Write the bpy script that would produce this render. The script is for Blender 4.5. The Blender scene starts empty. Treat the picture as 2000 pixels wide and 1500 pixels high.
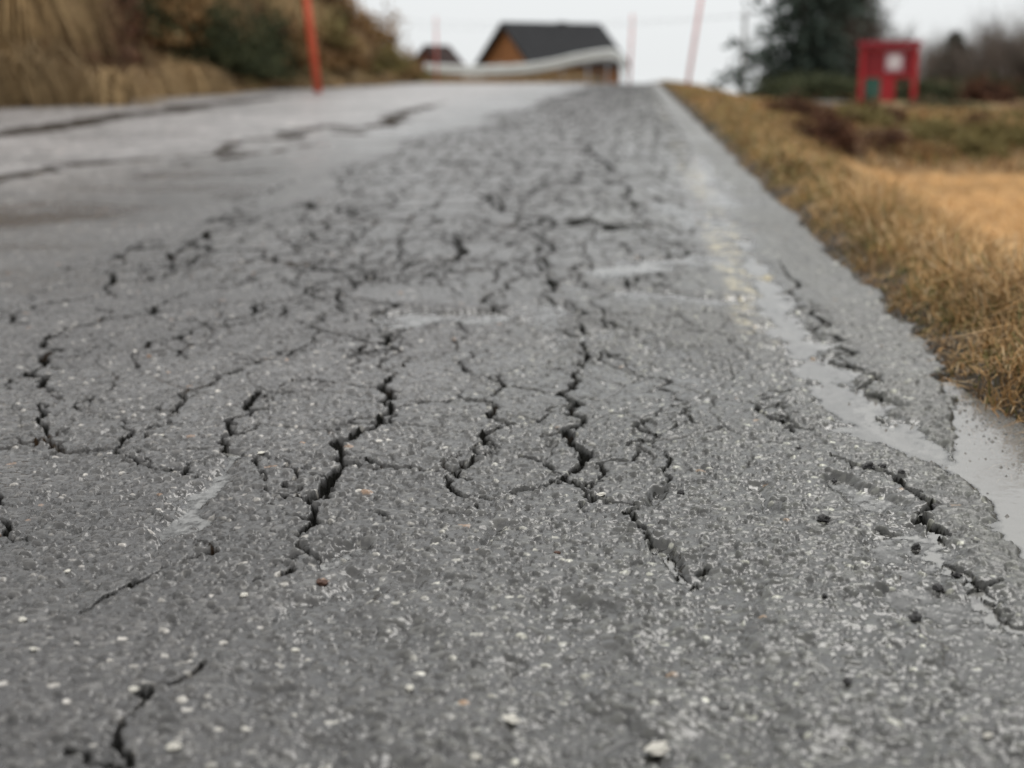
import bpy, math, numpy as np, random
from mathutils import Vector, Matrix
rng=np.random.default_rng(7); random.seed(7)
scene=bpy.context.scene
COL=scene.collection
# ------------------------------------------------------------ survey frame
CAM_H=.45; FPX=2674.0; TH=math.atan(620/FPX); PS=math.atan(.0911)
fw=np.array([-math.sin(PS)*math.cos(TH),math.cos(PS)*math.cos(TH),-math.sin(TH)])
rt=np.array([math.cos(PS),math.sin(PS),0.]); up=np.cross(rt,fw)
def gp(u,v,z=0.):
    r=fw+rt*(u-1000)/FPX-up*(v-750)/FPX
    t=(z-CAM_H)/r[2]; return (r[0]*t,r[1]*t)
def at(u,F):
    k=(u-1000)/FPX*F
    return (k*math.cos(PS)-F*math.sin(PS), k*math.sin(PS)+F*math.cos(PS))
# ------------------------------------------------------------ noise
M32=0xffffffff
def hsh(ix,iy,s):
    h=(ix.astype(np.int64)*374761393+iy.astype(np.int64)*668265263+s*1442695041)&M32
    h=((h^(h>>13))*1274126177)&M32
    h=((h^(h>>15))*668265263)&M32
    return ((h^(h>>16))&0xffff)/65535.0
def vn(x,y,f,s=0):
    x=x*f;y=y*f; ix=np.floor(x);iy=np.floor(y);fx=x-ix;fy=y-iy
    fx=fx*fx*(3-2*fx);fy=fy*fy*(3-2*fy)
    a=hsh(ix,iy,s);b=hsh(ix+1,iy,s);c=hsh(ix,iy+1,s);d=hsh(ix+1,iy+1,s)
    return (a+(b-a)*fx)*(1-fy)+(c+(d-c)*fx)*fy-.5
def fbm(x,y,f,s=0,o=3):
    r=0;a=1.
    for i in range(o): r=r+a*vn(x,y,f*2**i,s+i*17); a*=.5
    return r
def worley(x,y,cell,s=0):
    x=x/cell;y=y/cell; ix=np.floor(x);iy=np.floor(y)
    F1=np.full(x.shape,9.);F2=np.full(x.shape,9.);I=np.zeros(x.shape)
    for dx in(-1,0,1):
        for dy in(-1,0,1):
            jx=ix+dx;jy=iy+dy
            px=jx+.1+.8*hsh(jx,jy,s);py=jy+.1+.8*hsh(jx,jy,s+5)
            d=np.hypot(px-x,py-y); idn=hsh(jx,jy,s+9)
            c=d<F1
            F2=np.where(c,F1,np.minimum(F2,d)); I=np.where(c,idn,I); F1=np.where(c,d,F1)
    return F1,F2,I
def ss(t): t=np.clip(t,0,1); return t*t*(3-2*t)
# ------------------------------------------------------------ mesh helpers
def mesh_np(name,V,F,colr=None,smooth=False):
    me=bpy.data.meshes.new(name); V=np.asarray(V,np.float32);F=np.asarray(F,np.int32)
    n=F.shape[1]
    me.vertices.add(len(V)); me.vertices.foreach_set("co",V.ravel())
    me.loops.add(F.size); me.loops.foreach_set("vertex_index",F.ravel())
    me.polygons.add(len(F)); me.polygons.foreach_set("loop_start",np.arange(0,F.size,n,dtype=np.int32))
    me.update(calc_edges=True)
    if smooth: me.polygons.foreach_set("use_smooth",np.ones(len(F),bool))
    if colr is not None:
        c=np.asarray(colr,np.float32)
        if c.shape[1]==3: c=np.concatenate([c,np.ones((len(c),1),np.float32)],1)
        a=me.color_attributes.new(name="col",type='FLOAT_COLOR',domain='POINT'); a.data.foreach_set("color",c.ravel())
    return me
def grid_faces(nr,nc):
    i=np.arange((nr-1)*(nc-1)); r=i//(nc-1);c=i%(nc-1); a=r*nc+c
    return np.stack([a,a+1,a+nc+1,a+nc],1)
def obj(name,me,mat=None,parent=None,loc=None,label=None,cat=None,kind=None,group=None):
    o=bpy.data.objects.new(name,me); COL.objects.link(o)
    if mat and me is not None and len(me.materials)==0: me.materials.append(mat)
    if parent: o.parent=parent
    if loc is not None: o.location=loc
    if label:o["label"]=label
    if cat:o["category"]=cat
    if kind:o["kind"]=kind
    if group:o["group"]=group
    return o
class MB:
    def __init__(s): s.v=[];s.f=[];s.c=[]
    def poly(s,pts,c=(1,1,1)):
        b=len(s.v); s.v+=[tuple(p) for p in pts]; s.c+=[c]*len(pts); s.f.append(tuple(range(b,b+len(pts))))
    def box(s,x0,x1,y0,y1,z0,z1,c=(1,1,1)):
        b=len(s.v); s.v+=[(x0,y0,z0),(x1,y0,z0),(x1,y1,z0),(x0,y1,z0),(x0,y0,z1),(x1,y0,z1),(x1,y1,z1),(x0,y1,z1)]; s.c+=[c]*8
        s.f+=[tuple(b+i for i in q) for q in((0,3,2,1),(4,5,6,7),(0,1,5,4),(1,2,6,5),(2,3,7,6),(3,0,4,7))]
    def tube(s,pts,rad,n=6,c=(1,1,1)):
        pts=[Vector(p) for p in pts]; b=len(s.v)
        for i,p in enumerate(pts):
            d=(pts[min(i+1,len(pts)-1)]-pts[max(i-1,0)]).normalized()
            a=d.orthogonal().normalized() if i==0 else (a-d*a.dot(d)).normalized()
            e=d.cross(a)
            for k in range(n):
                t=2*math.pi*k/n; s.v.append(tuple(p+(a*math.cos(t)+e*math.sin(t))*rad[i])); s.c.append(c)
        for i in range(len(pts)-1):
            for k in range(n):
                k2=(k+1)%n; s.f.append((b+i*n+k,b+i*n+k2,b+(i+1)*n+k2,b+(i+1)*n+k))
        s.f.append(tuple(b+k for k in range(n))[::-1]); s.f.append(tuple(b+(len(pts)-1)*n+k for k in range(n)))
    def mesh(s,name,smooth=False,bevel=0):
        me=bpy.data.meshes.new(name); me.from_pydata(s.v,[],s.f); me.update()
        a=me.color_attributes.new(name="col",type='FLOAT_COLOR',domain='POINT')
        a.data.foreach_set("color",np.array([list(c)+[1] for c in s.c],np.float32).ravel())
        if smooth: me.polygons.foreach_set("use_smooth",np.ones(len(me.polygons),bool))
        return me
# ------------------------------------------------------------ materials
def newmat(name):
    m=bpy.data.materials.new(name); m.use_nodes=True; nt=m.node_tree; return m,nt,nt.nodes["Principled BSDF"]
def colmat(name,rough=.7,nscale=5,namt=.35,bump=0,bscale=60,spec=.3,tint=None):
    m,nt,p=newmat(name); N=nt.nodes;L=nt.links
    tc=N.new("ShaderNodeTexCoord"); no=N.new("ShaderNodeTexNoise"); no.inputs["Scale"].default_value=nscale; no.inputs["Detail"].default_value=4
    L.new(tc.outputs["Object"],no.inputs["Vector"])
    mr=N.new("ShaderNodeMapRange"); mr.inputs[3].default_value=1-namt; mr.inputs[4].default_value=1+namt; mr.inputs[1].default_value=.3;mr.inputs[2].default_value=.7
    L.new(no.outputs["Fac"],mr.inputs[0])
    mx=N.new("ShaderNodeMix"); mx.data_type='RGBA'; mx.blend_type='MULTIPLY'; mx.inputs[0].default_value=1
    if tint: mx.inputs[6].default_value=(*tint,1)
    else:
        at_=N.new("ShaderNodeAttribute"); at_.attribute_name="col"; L.new(at_.outputs["Color"],mx.inputs[6])
    L.new(mr.outputs[0],mx.inputs[7]); L.new(mx.outputs[2],p.inputs["Base Color"])
    p.inputs["Roughness"].default_value=rough; p.inputs["Specular IOR Level"].default_value=spec
    if bump:
        n2=N.new("ShaderNodeTexNoise"); n2.inputs["Scale"].default_value=bscale; n2.inputs["Detail"].default_value=5
        L.new(tc.outputs["Object"],n2.inputs["Vector"])
        b=N.new("ShaderNodeBump"); b.inputs["Distance"].default_value=bump; b.inputs["Strength"].default_value=1
        L.new(n2.outputs["Fac"],b.inputs["Height"]); L.new(b.outputs[0],p.inputs["Normal"])
    return m
MG=colmat("dry_grass",.75,9,.25,spec=.15)
ML=colmat("foliage",.8,3,.25,spec=.1)
MSOIL=colmat("soil_and_turf",.85,3,.35,.01,40,spec=.15)
MBARK=colmat("bark",.85,12,.3,.004,50,spec=.2)
MPAINT=colmat("painted_surface",.5,6,.12,spec=.4)
MROOF=colmat("dark_roofing",.9,3,.25,.004,20,spec=.12)
MWOOD=colmat("weathered_boards",.75,4,.25,.003,30,spec=.2)
MMETAL=colmat("galvanised_steel",.45,5,.15,spec=.5)
MSTONE=colmat("stone_chip",.35,150,.35,.001,400,spec=.5)
# road material
mroad,nt,p=newmat("wet_cracked_asphalt"); N=nt.nodes;L=nt.links
a=N.new("ShaderNodeAttribute"); a.attribute_name="col"; tc=N.new("ShaderNodeTexCoord")
n1=N.new("ShaderNodeTexNoise"); n1.inputs["Scale"].default_value=280; n1.inputs["Detail"].default_value=3
L.new(tc.outputs["Object"],n1.inputs["Vector"])
mr=N.new("ShaderNodeMapRange"); mr.inputs[1].default_value=.3;mr.inputs[2].default_value=.7; mr.inputs[3].default_value=.7; mr.inputs[4].default_value=1.3; L.new(n1.outputs["Fac"],mr.inputs[0])
mx=N.new("ShaderNodeMix"); mx.data_type='RGBA'; mx.blend_type='MULTIPLY'; mx.inputs[0].default_value=1
L.new(a.outputs["Color"],mx.inputs[6]); L.new(mr.outputs[0],mx.inputs[7]); L.new(mx.outputs[2],p.inputs["Base Color"])
L.new(a.outputs["Alpha"],p.inputs["Roughness"]); p.inputs["IOR"].default_value=1.55
b=N.new("ShaderNodeBump"); b.inputs["Distance"].default_value=.0008
m4=N.new("ShaderNodeMapRange"); m4.inputs[1].default_value=.15;m4.inputs[2].default_value=.40; m4.inputs[3].default_value=.05; m4.inputs[4].default_value=.9; L.new(a.outputs["Alpha"],m4.inputs[0]); L.new(m4.outputs[0],b.inputs["Strength"])
L.new(n1.outputs["Fac"],b.inputs["Height"]); L.new(b.outputs[0],p.inputs["Normal"])
dd_=N.new("ShaderNodeBsdfDiffuse"); L.new(mx.outputs[2],dd_.inputs[0]); m3=N.new("ShaderNodeMapRange"); m3.inputs[1].default_value=.52;m3.inputs[2].default_value=.82; L.new(a.outputs["Alpha"],m3.inputs[0])
ms_=N.new("ShaderNodeMixShader"); L.new(m3.outputs[0],ms_.inputs[0]); L.new(p.outputs[0],ms_.inputs[1]); L.new(dd_.outputs[0],ms_.inputs[2]); L.new(ms_.outputs[0],N["Material Output"].inputs[0])
# water: col.r holds the water depth in mm so the film thins out at its margin
mwat,nt,p=newmat("shallow_muddy_water"); N=nt.nodes;L=nt.links; N.remove(p); out=N["Material Output"]
tr=N.new("ShaderNodeBsdfTransparent"); tr.inputs[0].default_value=(.85,.85,.83,1)
df=N.new("ShaderNodeBsdfDiffuse"); df.inputs[0].default_value=(.40,.395,.375,1)
gl=N.new("ShaderNodeBsdfGlossy"); gl.inputs["Roughness"].default_value=.03
fr=N.new("ShaderNodeFresnel"); fr.inputs["IOR"].default_value=2.1
no=N.new("ShaderNodeTexNoise"); no.inputs["Scale"].default_value=45; tc=N.new("ShaderNodeTexCoord"); L.new(tc.outputs["Object"],no.inputs["Vector"])
b=N.new("ShaderNodeBump"); b.inputs["Distance"].default_value=.0009; b.inputs["Strength"].default_value=.6; L.new(no.outputs["Fac"],b.inputs["Height"])
L.new(b.outputs[0],gl.inputs["Normal"]); at_=N.new("ShaderNodeAttribute"); at_.attribute_name="col"; sx=N.new("ShaderNodeSeparateColor"); L.new(at_.outputs["Color"],sx.inputs[0])
mt=N.new("ShaderNodeMapRange"); mt.inputs[1].default_value=0.; mt.inputs[2].default_value=9.; mt.inputs[3].default_value=.05; mt.inputs[4].default_value=.48; L.new(sx.outputs[0],mt.inputs[0])
m1=N.new("ShaderNodeMixShader"); L.new(mt.outputs[0],m1.inputs[0]); L.new(tr.outputs[0],m1.inputs[1]);L.new(df.outputs[0],m1.inputs[2])
m2=N.new("ShaderNodeMixShader"); L.new(fr.outputs[0],m2.inputs[0]); L.new(m1.outputs[0],m2.inputs[1]); L.new(gl.outputs[0],m2.inputs[2])
t2=N.new("ShaderNodeBsdfTransparent"); ms=N.new("ShaderNodeMapRange"); ms.inputs[1].default_value=-.5; ms.inputs[2].default_value=3.2; L.new(sx.outputs[0],ms.inputs[0])
m5=N.new("ShaderNodeMixShader"); L.new(ms.outputs[0],m5.inputs[0]); L.new(t2.outputs[0],m5.inputs[1]); L.new(m2.outputs[0],m5.inputs[2]); L.new(m5.outputs[0],out.inputs[0])
# ------------------------------------------------------------ ROAD
def crest(y): return -.0012*np.maximum(y-36,0)**2
def xedge(y): return np.interp(y,[0,1.2,1.6,1.95,2.5,10,47],[.36,.37,.385,.43,.475,.48,.5])
def xverge(y): return np.interp(y,[0,1.2,1.5,1.65,1.9,2.1,2.5,47],[.7,.60,.54,.49,.44,.445,.47,.49])
def lsp(a,b,k):
    n=int(np.log(b/a)/k); return a*(b/a)**(np.arange(n)/n)
Yr=np.concatenate([np.linspace(-3,.5,30,endpoint=False),lsp(.5,.75,.01),lsp(.75,2.6,.0018),lsp(2.6,8,.0045),lsp(8,47,.009),[47.]])
yy=np.maximum(Yr,.3)
xl=np.maximum(-7.6,-(.5*yy+.1)); xr=np.minimum(.8,.32*yy+.15)
s0=np.linspace(0,1,50,endpoint=False);s1=np.linspace(0,1,1060,endpoint=False);s2=np.linspace(0,1,14)
X=np.concatenate([-7.9+(xl[:,None]+7.9)*s0, xl[:,None]+(xr-xl)[:,None]*s1, xr[:,None]+(.9-xr)[:,None]*s2],1)
Y=np.repeat(Yr[:,None],X.shape[1],1)
nr,nc=X.shape
CD=np.full(X.shape,1.)
BD=np.full(X.shape,1.)
DP=np.zeros(X.shape)
def win(x0,x1,y0,y1):
    r0=max(0,np.searchsorted(Yr,y0)-1); r1=min(nr-1,np.searchsorted(Yr,y1)+1)
    if r1<=r0: return None
    c0=min(np.searchsorted(X[r0],x0),np.searchsorted(X[r1],x0)); c1=max(np.searchsorted(X[r0],x1),np.searchsorted(X[r1],x1))
    c0=max(0,c0-1);c1=min(nc,c1+1)
    if c1<=c0: return None
    return slice(r0,r1+1),slice(c0,c1)
def segd(x,y,a,b):
    dx=b[0]-a[0];dy=b[1]-a[1];l=dx*dx+dy*dy+1e-12
    t=np.clip(((x-a[0])*dx+(y-a[1])*dy)/l,0,1)
    return np.hypot(x-a[0]-t*dx,y-a[1]-t*dy),t
def crack_xy(P,w0,w1,jit,lev,fld,branch=True):
    big=max(w0,w1)>23
    if big: lev=6
    for _ in range(lev):
        Q=[P[0]]
        for a,b in zip(P[:-1],P[1:]):
            l=math.hypot(b[0]-a[0],b[1]-a[1]); 
            if l>.012*(4 if big else 1):
                k=random.gauss(0,jit)*min(l,.6)/l; m=((a[0]+b[0])/2-(b[1]-a[1])*k,(a[1]+b[1])/2+(b[0]-a[0])*k); Q.append(m)
            Q.append(b)
        P=Q
    n=len(P); ws=[(w0+(w1-w0)*i/n)*(.45+1.1*random.random())/2000*min(1,.3+4*min(i,n-1-i)/n) for i in range(n)]
    for i in range(n-1):
        a,b=P[i],P[i+1]; m=.08+ws[i]+ws[i+1]
        w=win(min(a[0],b[0])-m,max(a[0],b[0])+m,min(a[1],b[1])-m,max(a[1],b[1])+m)
        if w is None: continue
        d,t=segd(X[w],Y[w],a,b); fld[w]=np.minimum(fld[w],d-(ws[i]+(ws[i+1]-ws[i])*t))
    if branch and not big and fld is CD and max(w0,w1)>4:
        L_=sum(math.hypot(P[i+1][0]-P[i][0],P[i+1][1]-P[i][1]) for i in range(n-1))
        for q in range(int(L_/.14)+1):
            a=P[random.randrange(n)]; th=random.uniform(0,6.283); l=random.uniform(.03,.11)*(1+.25*a[1])
            e=(a[0]+math.cos(th)*l*.5,a[1]+math.sin(th)*l); m=((a[0]+e[0])/2+random.gauss(0,.12)*l,(a[1]+e[1])/2+random.gauss(0,.12)*l)
            crack_xy([a,m,e],3.2,1.,.2,3,fld,False)
def crack(px,w0,w1=None,jit=.15,lev=3,field=None):
    w1=w0 if w1 is None else w1
    if field is None: w0*=.80;w1*=.80
    crack_xy([gp(*q) for q in px],w0,w1,jit,lev,CD if field is None else field)
C=[([(770,735),(745,760),(765,800),(735,835),(690,860),(685,905),(640,945),(600,975),(610,1010),(590,1040)],19,11),
([(690,905),(780,918),(870,928),(905,915),(960,870)],6,5),([(940,785),(955,820),(950,850),(970,890),(900,930),(870,935)],12,8),
([(870,935),(900,975),(960,985)],5,3),([(920,690),(905,720),(940,785)],4,6),
([(1140,715),(1130,750),(1095,775),(1120,805),(1140,830),(1110,870),(1140,905),(1100,935),(1150,970)],12,14),
([(1150,970),(1230,990),(1260,1040),(1310,1100),(1350,1150)],8,3),
([(380,570),(300,600),(200,630),(130,645),(100,660),(115,690),(85,710),(90,745),(120,770)],13,17),([(75,790),(90,850),(95,868)],7,6),
([(-60,890),(0,880),(90,865),(150,885),(225,880),(210,820)],9,6),([(225,880),(300,920),(380,935)],6,4),
([(0,640),(60,600),(130,590),(220,550),(330,500),(380,480),(430,450),(520,380),(590,350)],14,22),([(185,600),(195,630)],5),
([(250,555),(330,535),(420,520),(560,450)],9,12),([(380,570),(460,560),(560,520),(640,500)],9,12),
([(500,765),(480,800),(455,850),(440,880),(480,890)],13,8),([(240,690),(290,685),(350,660),(400,640),(480,635)],10,8),([(270,690),(275,730)],6,3),
([(540,690),(480,720),(420,750),(360,790),(330,830)],10,9),([(800,640),(760,665),(720,690),(690,700)],14,20),([(700,690),(690,660),(610,640)],12,6),
([(550,760),(600,745),(680,755),(750,760)],5,4),([(1480,785),(1530,770)],6,4),([(1465,790),(1510,820),(1550,850)],9,5),
([(1250,740),(1310,770),(1345,790)],7,4),([(1290,800),(1270,850),(1310,900),(1280,960)],3,4),
([(400,1300),(350,1340),(290,1370),(240,1410),(225,1440),(250,1480),(240,1530)],2,6.5),([(380,1060),(250,1150),(160,1200)],2.5,3.5),([(590,1040),(620,1085),(640,1110)],6,3),
([(-30,960),(0,975),(10,1020),(-20,1060)],9,6),([(345,700),(350,670),(420,660)],6,4),([(540,540),(620,570),(720,540),(800,560)],9,7),([(620,570),(630,590),(560,620)],9,5),
([(840,700),(900,660),(1000,650)],4,3),([(220,550),(160,560),(0,620)],4,4),([(120,770),(90,800),(75,790)],5,5),
([(330,830),(280,860),(225,880)],4,4),([(440,880),(400,900),(380,935)],4,4),([(480,890),(560,900),(640,945)],3,4),([(770,735),(760,700),(800,640)],5,7),([(765,800),(850,790),(940,785)],3,3),
([(970,890),(1040,900),(1100,935)],3,4),([(1150,970),(1180,930),(1240,880),(1270,850)],3,4),([(1140,715),(1180,690),(1250,740)],4,4),([(600,975),(520,960),(480,890)],3,3),
([(640,440),(560,520),(500,600),(440,640)],11,10),([(700,400),(620,470),(600,540)],12,10),([(760,380),(720,450),(640,500)],15,11),([(600,350),(680,330),(740,320)],18,16),
([(740,470),(700,560),(620,620),(560,700)],10,8),([(860,440),(840,520),(780,600),(760,660)],11,9),([(1010,300),(960,400),(900,500),(900,580)],18,10),([(1140,260),(1130,340),(1060,430),(1040,520)],22,11),([(1200,300),(1230,380),(1180,470)],20,11),
([(1000,520),(960,600),(880,660)],9,6),([(1120,520),(1100,600),(1140,715)],9,6),([(1250,450),(1230,560),(1180,640)],9,5),
([(200,820),(180,780),(230,740)],4,3),([(840,1000),(900,1010),(930,990)],3,3),([(700,1000),(760,1020)],3,3),
([(1520,510),(1560,560),(1560,600),(1600,640),(1670,690),(1620,710),(1680,760),(1720,820),(1740,850)],11,18),
([(1620,890),(1700,920),(1790,960),(1830,985),(1840,1060),(1860,1110),(1940,1190),(2010,1240)],8,16)]
for c in C: crack(*c)
B=[([(330,325),(350,305),(440,290),(480,275),(550,265),(640,245),(700,250),(760,235),(800,215),(870,200)],80,180),([(480,275),(500,300),(440,310),(340,328)],75,65),
([(470,272),(540,272),(566,262)],190,130),([(640,245),(700,262),(760,240)],60,80),([(560,262),(600,285),(520,300)],50,30),
([(-150,370),(0,345),(100,325),(230,315),(310,308)],120,100),([(90,322),(170,318),(250,314)],150,130),([(-150,280),(0,262),(150,240),(300,220),(450,200),(560,188)],280,380)]
for c in B: crack(*c,.10,6,BD)
def hollow(pts,dep,nz=.5,soft=1.4):
    P=[(*gp(q[0],q[1]),q[2]) for q in pts]
    for a,b in zip(P[:-1],P[1:]):
        m=max(a[2],b[2])*1.8
        w=win(min(a[0],b[0])-m,max(a[0],b[0])+m,min(a[1],b[1])-m,max(a[1],b[1])+m)
        if w is None: continue
        d,t=segd(X[w],Y[w],a,b); r=a[2]+(b[2]-a[2])*t
        d=d+nz*r*(fbm(X[w],Y[w],14,3,4)*1.2+.35*vn(X[w],Y[w],70,7))
        DP[w]=np.maximum(DP[w],dep*ss(soft-soft*d/r))
H=[([(1450,470,.05),(1500,560,.05),(1550,650,.065),(1600,730,.065),(1680,820,.065),(1800,880,.045),(1900,930,.035),(2000,990,.04),(2100,1080,.05)],.0125,.9,1.1),
([(1640,935,.02),(1740,1000,.05),(1790,1070,.06),(1850,1180,.06),(1950,1320,.07)],.0085,.9,1.1),
([(1220,525,.14),(1370,500,.18)],.010,.9,1.1),([(1290,395,.2),(1400,440,.14)],.009,1.,1.1),([(790,625,.09),(930,612,.12)],.010,1.1,1.),
([(1120,555,.05),(1300,580,.08),(1480,590,.06)],.009,1.1,1.1),([(1420,400,.12),(1360,310,.12)],.007,1.1,1.),([(1130,660,.05),(1250,640,.06),(1330,700,.04)],.008,1.1,1.1),([(1060,600,.08),(1100,680,.04)],.009,1.,1.),
([(460,885,.020),(400,970,.028),(360,1010,.024),(290,1090,.02)],.0085,1.,1.),([(700,1065,.018),(630,1110,.018)],.0085,.8,1.),([(970,1030,.018),(945,1065,.017)],.0085,.8,1.),([(1290,960,.010),(1270,990,.012)],.009,.5,1.),
([(1290,1065,.014),(1335,1130,.014)],.008,.8,1.),([(670,1130,.05),(690,1250,.07),(680,1520,.07)],.0064,1.2,1.),([(1110,1200,.05),(1130,1520,.06)],.0060,1.2,1.),([(1400,1130,.06),(1430,1400,.07)],.0060,1.2,1.),
([(1700,1250,.09),(1800,1450,.11)],.0058,1.,1.),
([(1480,950,.018),(1500,1000,.018)],.008,.5,1.)]
for h in H: hollow(*h)
# aggregate
def peb(cell,s,jx=.003):
    f1,f2,I=worley(X*.90+jx*vn(X,Y,110,s+1),Y+jx*vn(X,Y,110,s+2),cell,s)
    rad=.20+.38*((I*7.31)%1.0); lm=((I*13.7)%1.0)>.955; rad=np.where(lm,np.minimum(rad,.34),rad)
    return np.sqrt(np.clip(1-(f1/rad)**2,0,1)),I
pb,I=peb(.0108,11,.005); pb2,J=peb(.0060,31,.002)
fade=np.interp(Y,[0,2.2,4,8,60],[1,1,.65,.3,.14])
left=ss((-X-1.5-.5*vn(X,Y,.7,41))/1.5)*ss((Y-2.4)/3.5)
film=ss((fbm(X,Y,2.1,45,4)+.0)/.35)
amp=(.0006+.0038*((I*3.77)%1.0)**1.7)
pits=ss((vn(X,Y,150,55)+.3*vn(X,Y,260,56)-.16)/.16)
hgt=np.maximum(pb*amp,pb2*(.0005+.0013*((J*5.1)%1.0)))+.0006*fbm(X,Y,190,51,2)-.0016*pits
hgt*=fade*(1-.25*left)*(1-.30*film)
und=.0028*fbm(X,Y,2.2,61,3)+.0014*fbm(X,Y,12,71,3)+.0008*fbm(X,Y,40,73,2)*fade
# fatigue cracking in the wheel path
wx=X+.07*fbm(X,Y,2.6,81,3)+.024*fbm(X,Y,18,84,3); wy=(Y+.22*fbm(X,Y,2.4,91,3)+.04*fbm(X,Y,16,93,2))*.25
zone=ss((X+1.62+.5*vn(X,Y,.8,5))/.4)*ss((.30+.14*ss((Y-5)/3)-X)/.15)*ss((Y-1.6)/1.3)*ss((58-Y)/14)
k1,k2,K=worley(wx,wy,.125,101)
q1,q2,Q=worley(wx*1.0+3,wy*1.4,.060,107)
wn=vn(X,Y,4,111)+.5; wn2=vn(X,Y,5,115)+.5
gro=np.interp(Y,[1,2.5,5,10,25],[.8,.9,1.35,2.3,4.8])
e1=(k2-k1)*.125/2-(.0013+.0028*wn)*gro+ (1-zone)*.08
e2=(q2-q1)*.060/2-(.0005+.0012*wn2)*gro+(1-zone)*.08+.03*(wn2<.22)
zone2=ss((X+1.2)/.3)*ss((.3-X)/.1)*ss((Y-1.15)/.4)*ss((3.6-Y)/1)
h1,h2,_=worley(X+.05*fbm(X,Y,5,83,3)+.012*fbm(X,Y,28,86,2)+9,(Y+.05*fbm(X,Y,5,87,3))*.5,.105,301)
e3=(h2-h1)*.105/2-.0011*wn+(1-zone2)*.05+.02*(wn<.34)
rag=.0062*vn(X,Y,150,121)+.0062*vn(X,Y,65,122)
CDr=CD+rag*.62; e=np.minimum(np.minimum(e1,e2)+rag*.30,e3+rag*.15)
cm=ss(.5-CDr/.0036); cm2=ss(.5-e/(.0042*gro))*.92
cm3=ss(.5-(BD+.09*fbm(X,Y,5,125,4))/.035)*ss(.95+fbm(X,Y,9,128,2))
crk=np.maximum(cm,cm2*.92)
lip=.0025*np.exp(-np.maximum(CD-.01,0)/.03)*(CD<.5)
crumb=.009*pb2*(((J*17.3)%1.)>.35)+.008*pb*(((I*19.3)%1.)>.45)
zz=hgt+und+lip*(vn(X,Y,9,131)+.3)-(.014-crumb)*np.maximum(cm,cm2*.5*np.interp(Y,[0,2,3,8],[.35,.6,.9,.6]))*np.interp(Y,[5,12],[1,.5])-.006*cm3
zz-=DP
zz+=.002
xe=xedge(Y)+.05*fbm(X,Y,3.5,141,4)+.022*fbm(X,Y,22,143,3)
ed=ss((X-xe)/.03)
shz=ss((X-.29)/.08)
zz=zz-ed*.05+.001*ss((X-.32)/.05)*(1-ed)*ss((Y-1.6)/.3)*(DP<.004)+shz*(1-ed)*(.004*fbm(X,Y,26,145,4)-.003*ss((fbm(X,Y,60,147,2)-.1)/.2)-.002)
WL=-.0046
damp=ss((WL+.0055-zz)/.006)*(1-crk)*(1-ed)*ss(DP/.002)
zflat=zz.copy()
zz+=crest(Y)
sh=(I*5.13)%1.0
base=np.full(X.shape+(3,),1.)*np.array([.033,.032,.032])
stone=(.030+.075*sh)[...,None]*np.array([1.,.985,.94])
lightm=(((I*13.7)%1.0)>.955); och=(((I*29.3)%1.0)>.997)
stone=np.where(lightm[...,None],(.22+.32*sh)[...,None]*np.array([1,.975,.89]),stone)
stone=np.where(och[...,None],np.array([.24,.15,.09]),stone)
pk=ss((pb*np.maximum(amp,.0016)-pb2*.0006)/.0006)
col=base+(stone-base)*(pk*fade)[...,None]
s3=(((J*11.3)%1.0)>.955)*ss(pb2*1.5)*(1-pk)
col=col+(np.array([.26,.255,.235])-col)*(s3*.8*fade)[...,None]
col*=(1-.65*pits*fade)[...,None]
tone=1+.45*fbm(X,Y,1.6,151,3)+.25*fbm(X,Y,9,155,3)
tint=ss((X+.45+.2*vn(X,Y,2,6))/.5)[...,None]
col=col*tone[...,None]*(np.array([1.01,.98,.99])*(1-tint)+np.array([.99,1.02,.93])*tint)
grain=1+(1.0*(hsh(np.floor(X*60),np.floor(Y*20),77)-.5)+.6*(hsh(np.floor(X*28),np.floor(Y*7),79)-.5))*ss((Y-2.5)/3)
col=col*grain[...,None]
col=col*(1+2.3*left[...,None]*(1+.35*fbm(X,Y,1.1,159,4))[...,None])*(1-.12*zone*(.5+wn))[...,None]  # left lane albedo lifted: reflected sky sheen painted into the colour
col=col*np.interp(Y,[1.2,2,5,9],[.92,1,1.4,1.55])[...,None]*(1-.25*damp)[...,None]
brown=ss((vn(X,Y,14,161)-.2)/.2)*ss((-X+.3))
ck=np.array([.011,.011,.010])*(1-brown[...,None])+np.array([.028,.018,.011])*brown[...,None]
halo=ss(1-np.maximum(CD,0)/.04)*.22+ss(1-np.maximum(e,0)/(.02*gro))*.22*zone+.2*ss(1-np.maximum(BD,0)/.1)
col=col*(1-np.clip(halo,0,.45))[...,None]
col=col*(1-crk[...,None])+ck*crk[...,None]
ck3=np.array([.028,.022,.016])*(1+.8*fbm(X,Y,12,163,2))[...,None]
col=col*(1-.95*cm3[...,None])+ck3*.95*cm3[...,None]
pl=ss((.065-np.abs(X-.235-.03*vn(X,Y,3,181)))/.03)*ss((Y-2.1)/.5)
wear=ss((fbm(X,Y,30,185,4)-.02+.45*vn(X,Y,1.3,188))/.35)*ss(.15+pb*1.2+pb2*.6)
pl=pl*wear*(1-crk)*np.interp(Y,[2,3,5,8,40],[.3,.7,.65,.25,.1])
col=col*(1-pl[...,None])+np.array([.62,.54,.33])*pl[...,None]
shd=shz*.35
col=col*(1-shd[...,None])+np.array([.058,.060,.052])*shd[...,None]*(np.clip(tone+1.3*fbm(X,Y,28,157,3),.05,2)[...,None])*(1-crk[...,None]*.9)
rough=.29+.10*fbm(X,Y,3,191,3)+.10*left-.07*film*(1-.8*left)+.06*zone+.12*pits*fade+.14*shz
rough=rough*(1-damp)+.13*damp
rough=np.clip(rough,.13,.48)*(1-crk)+.9*crk
rough=rough*(1-.95*cm3)+.9*.95*cm3
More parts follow.
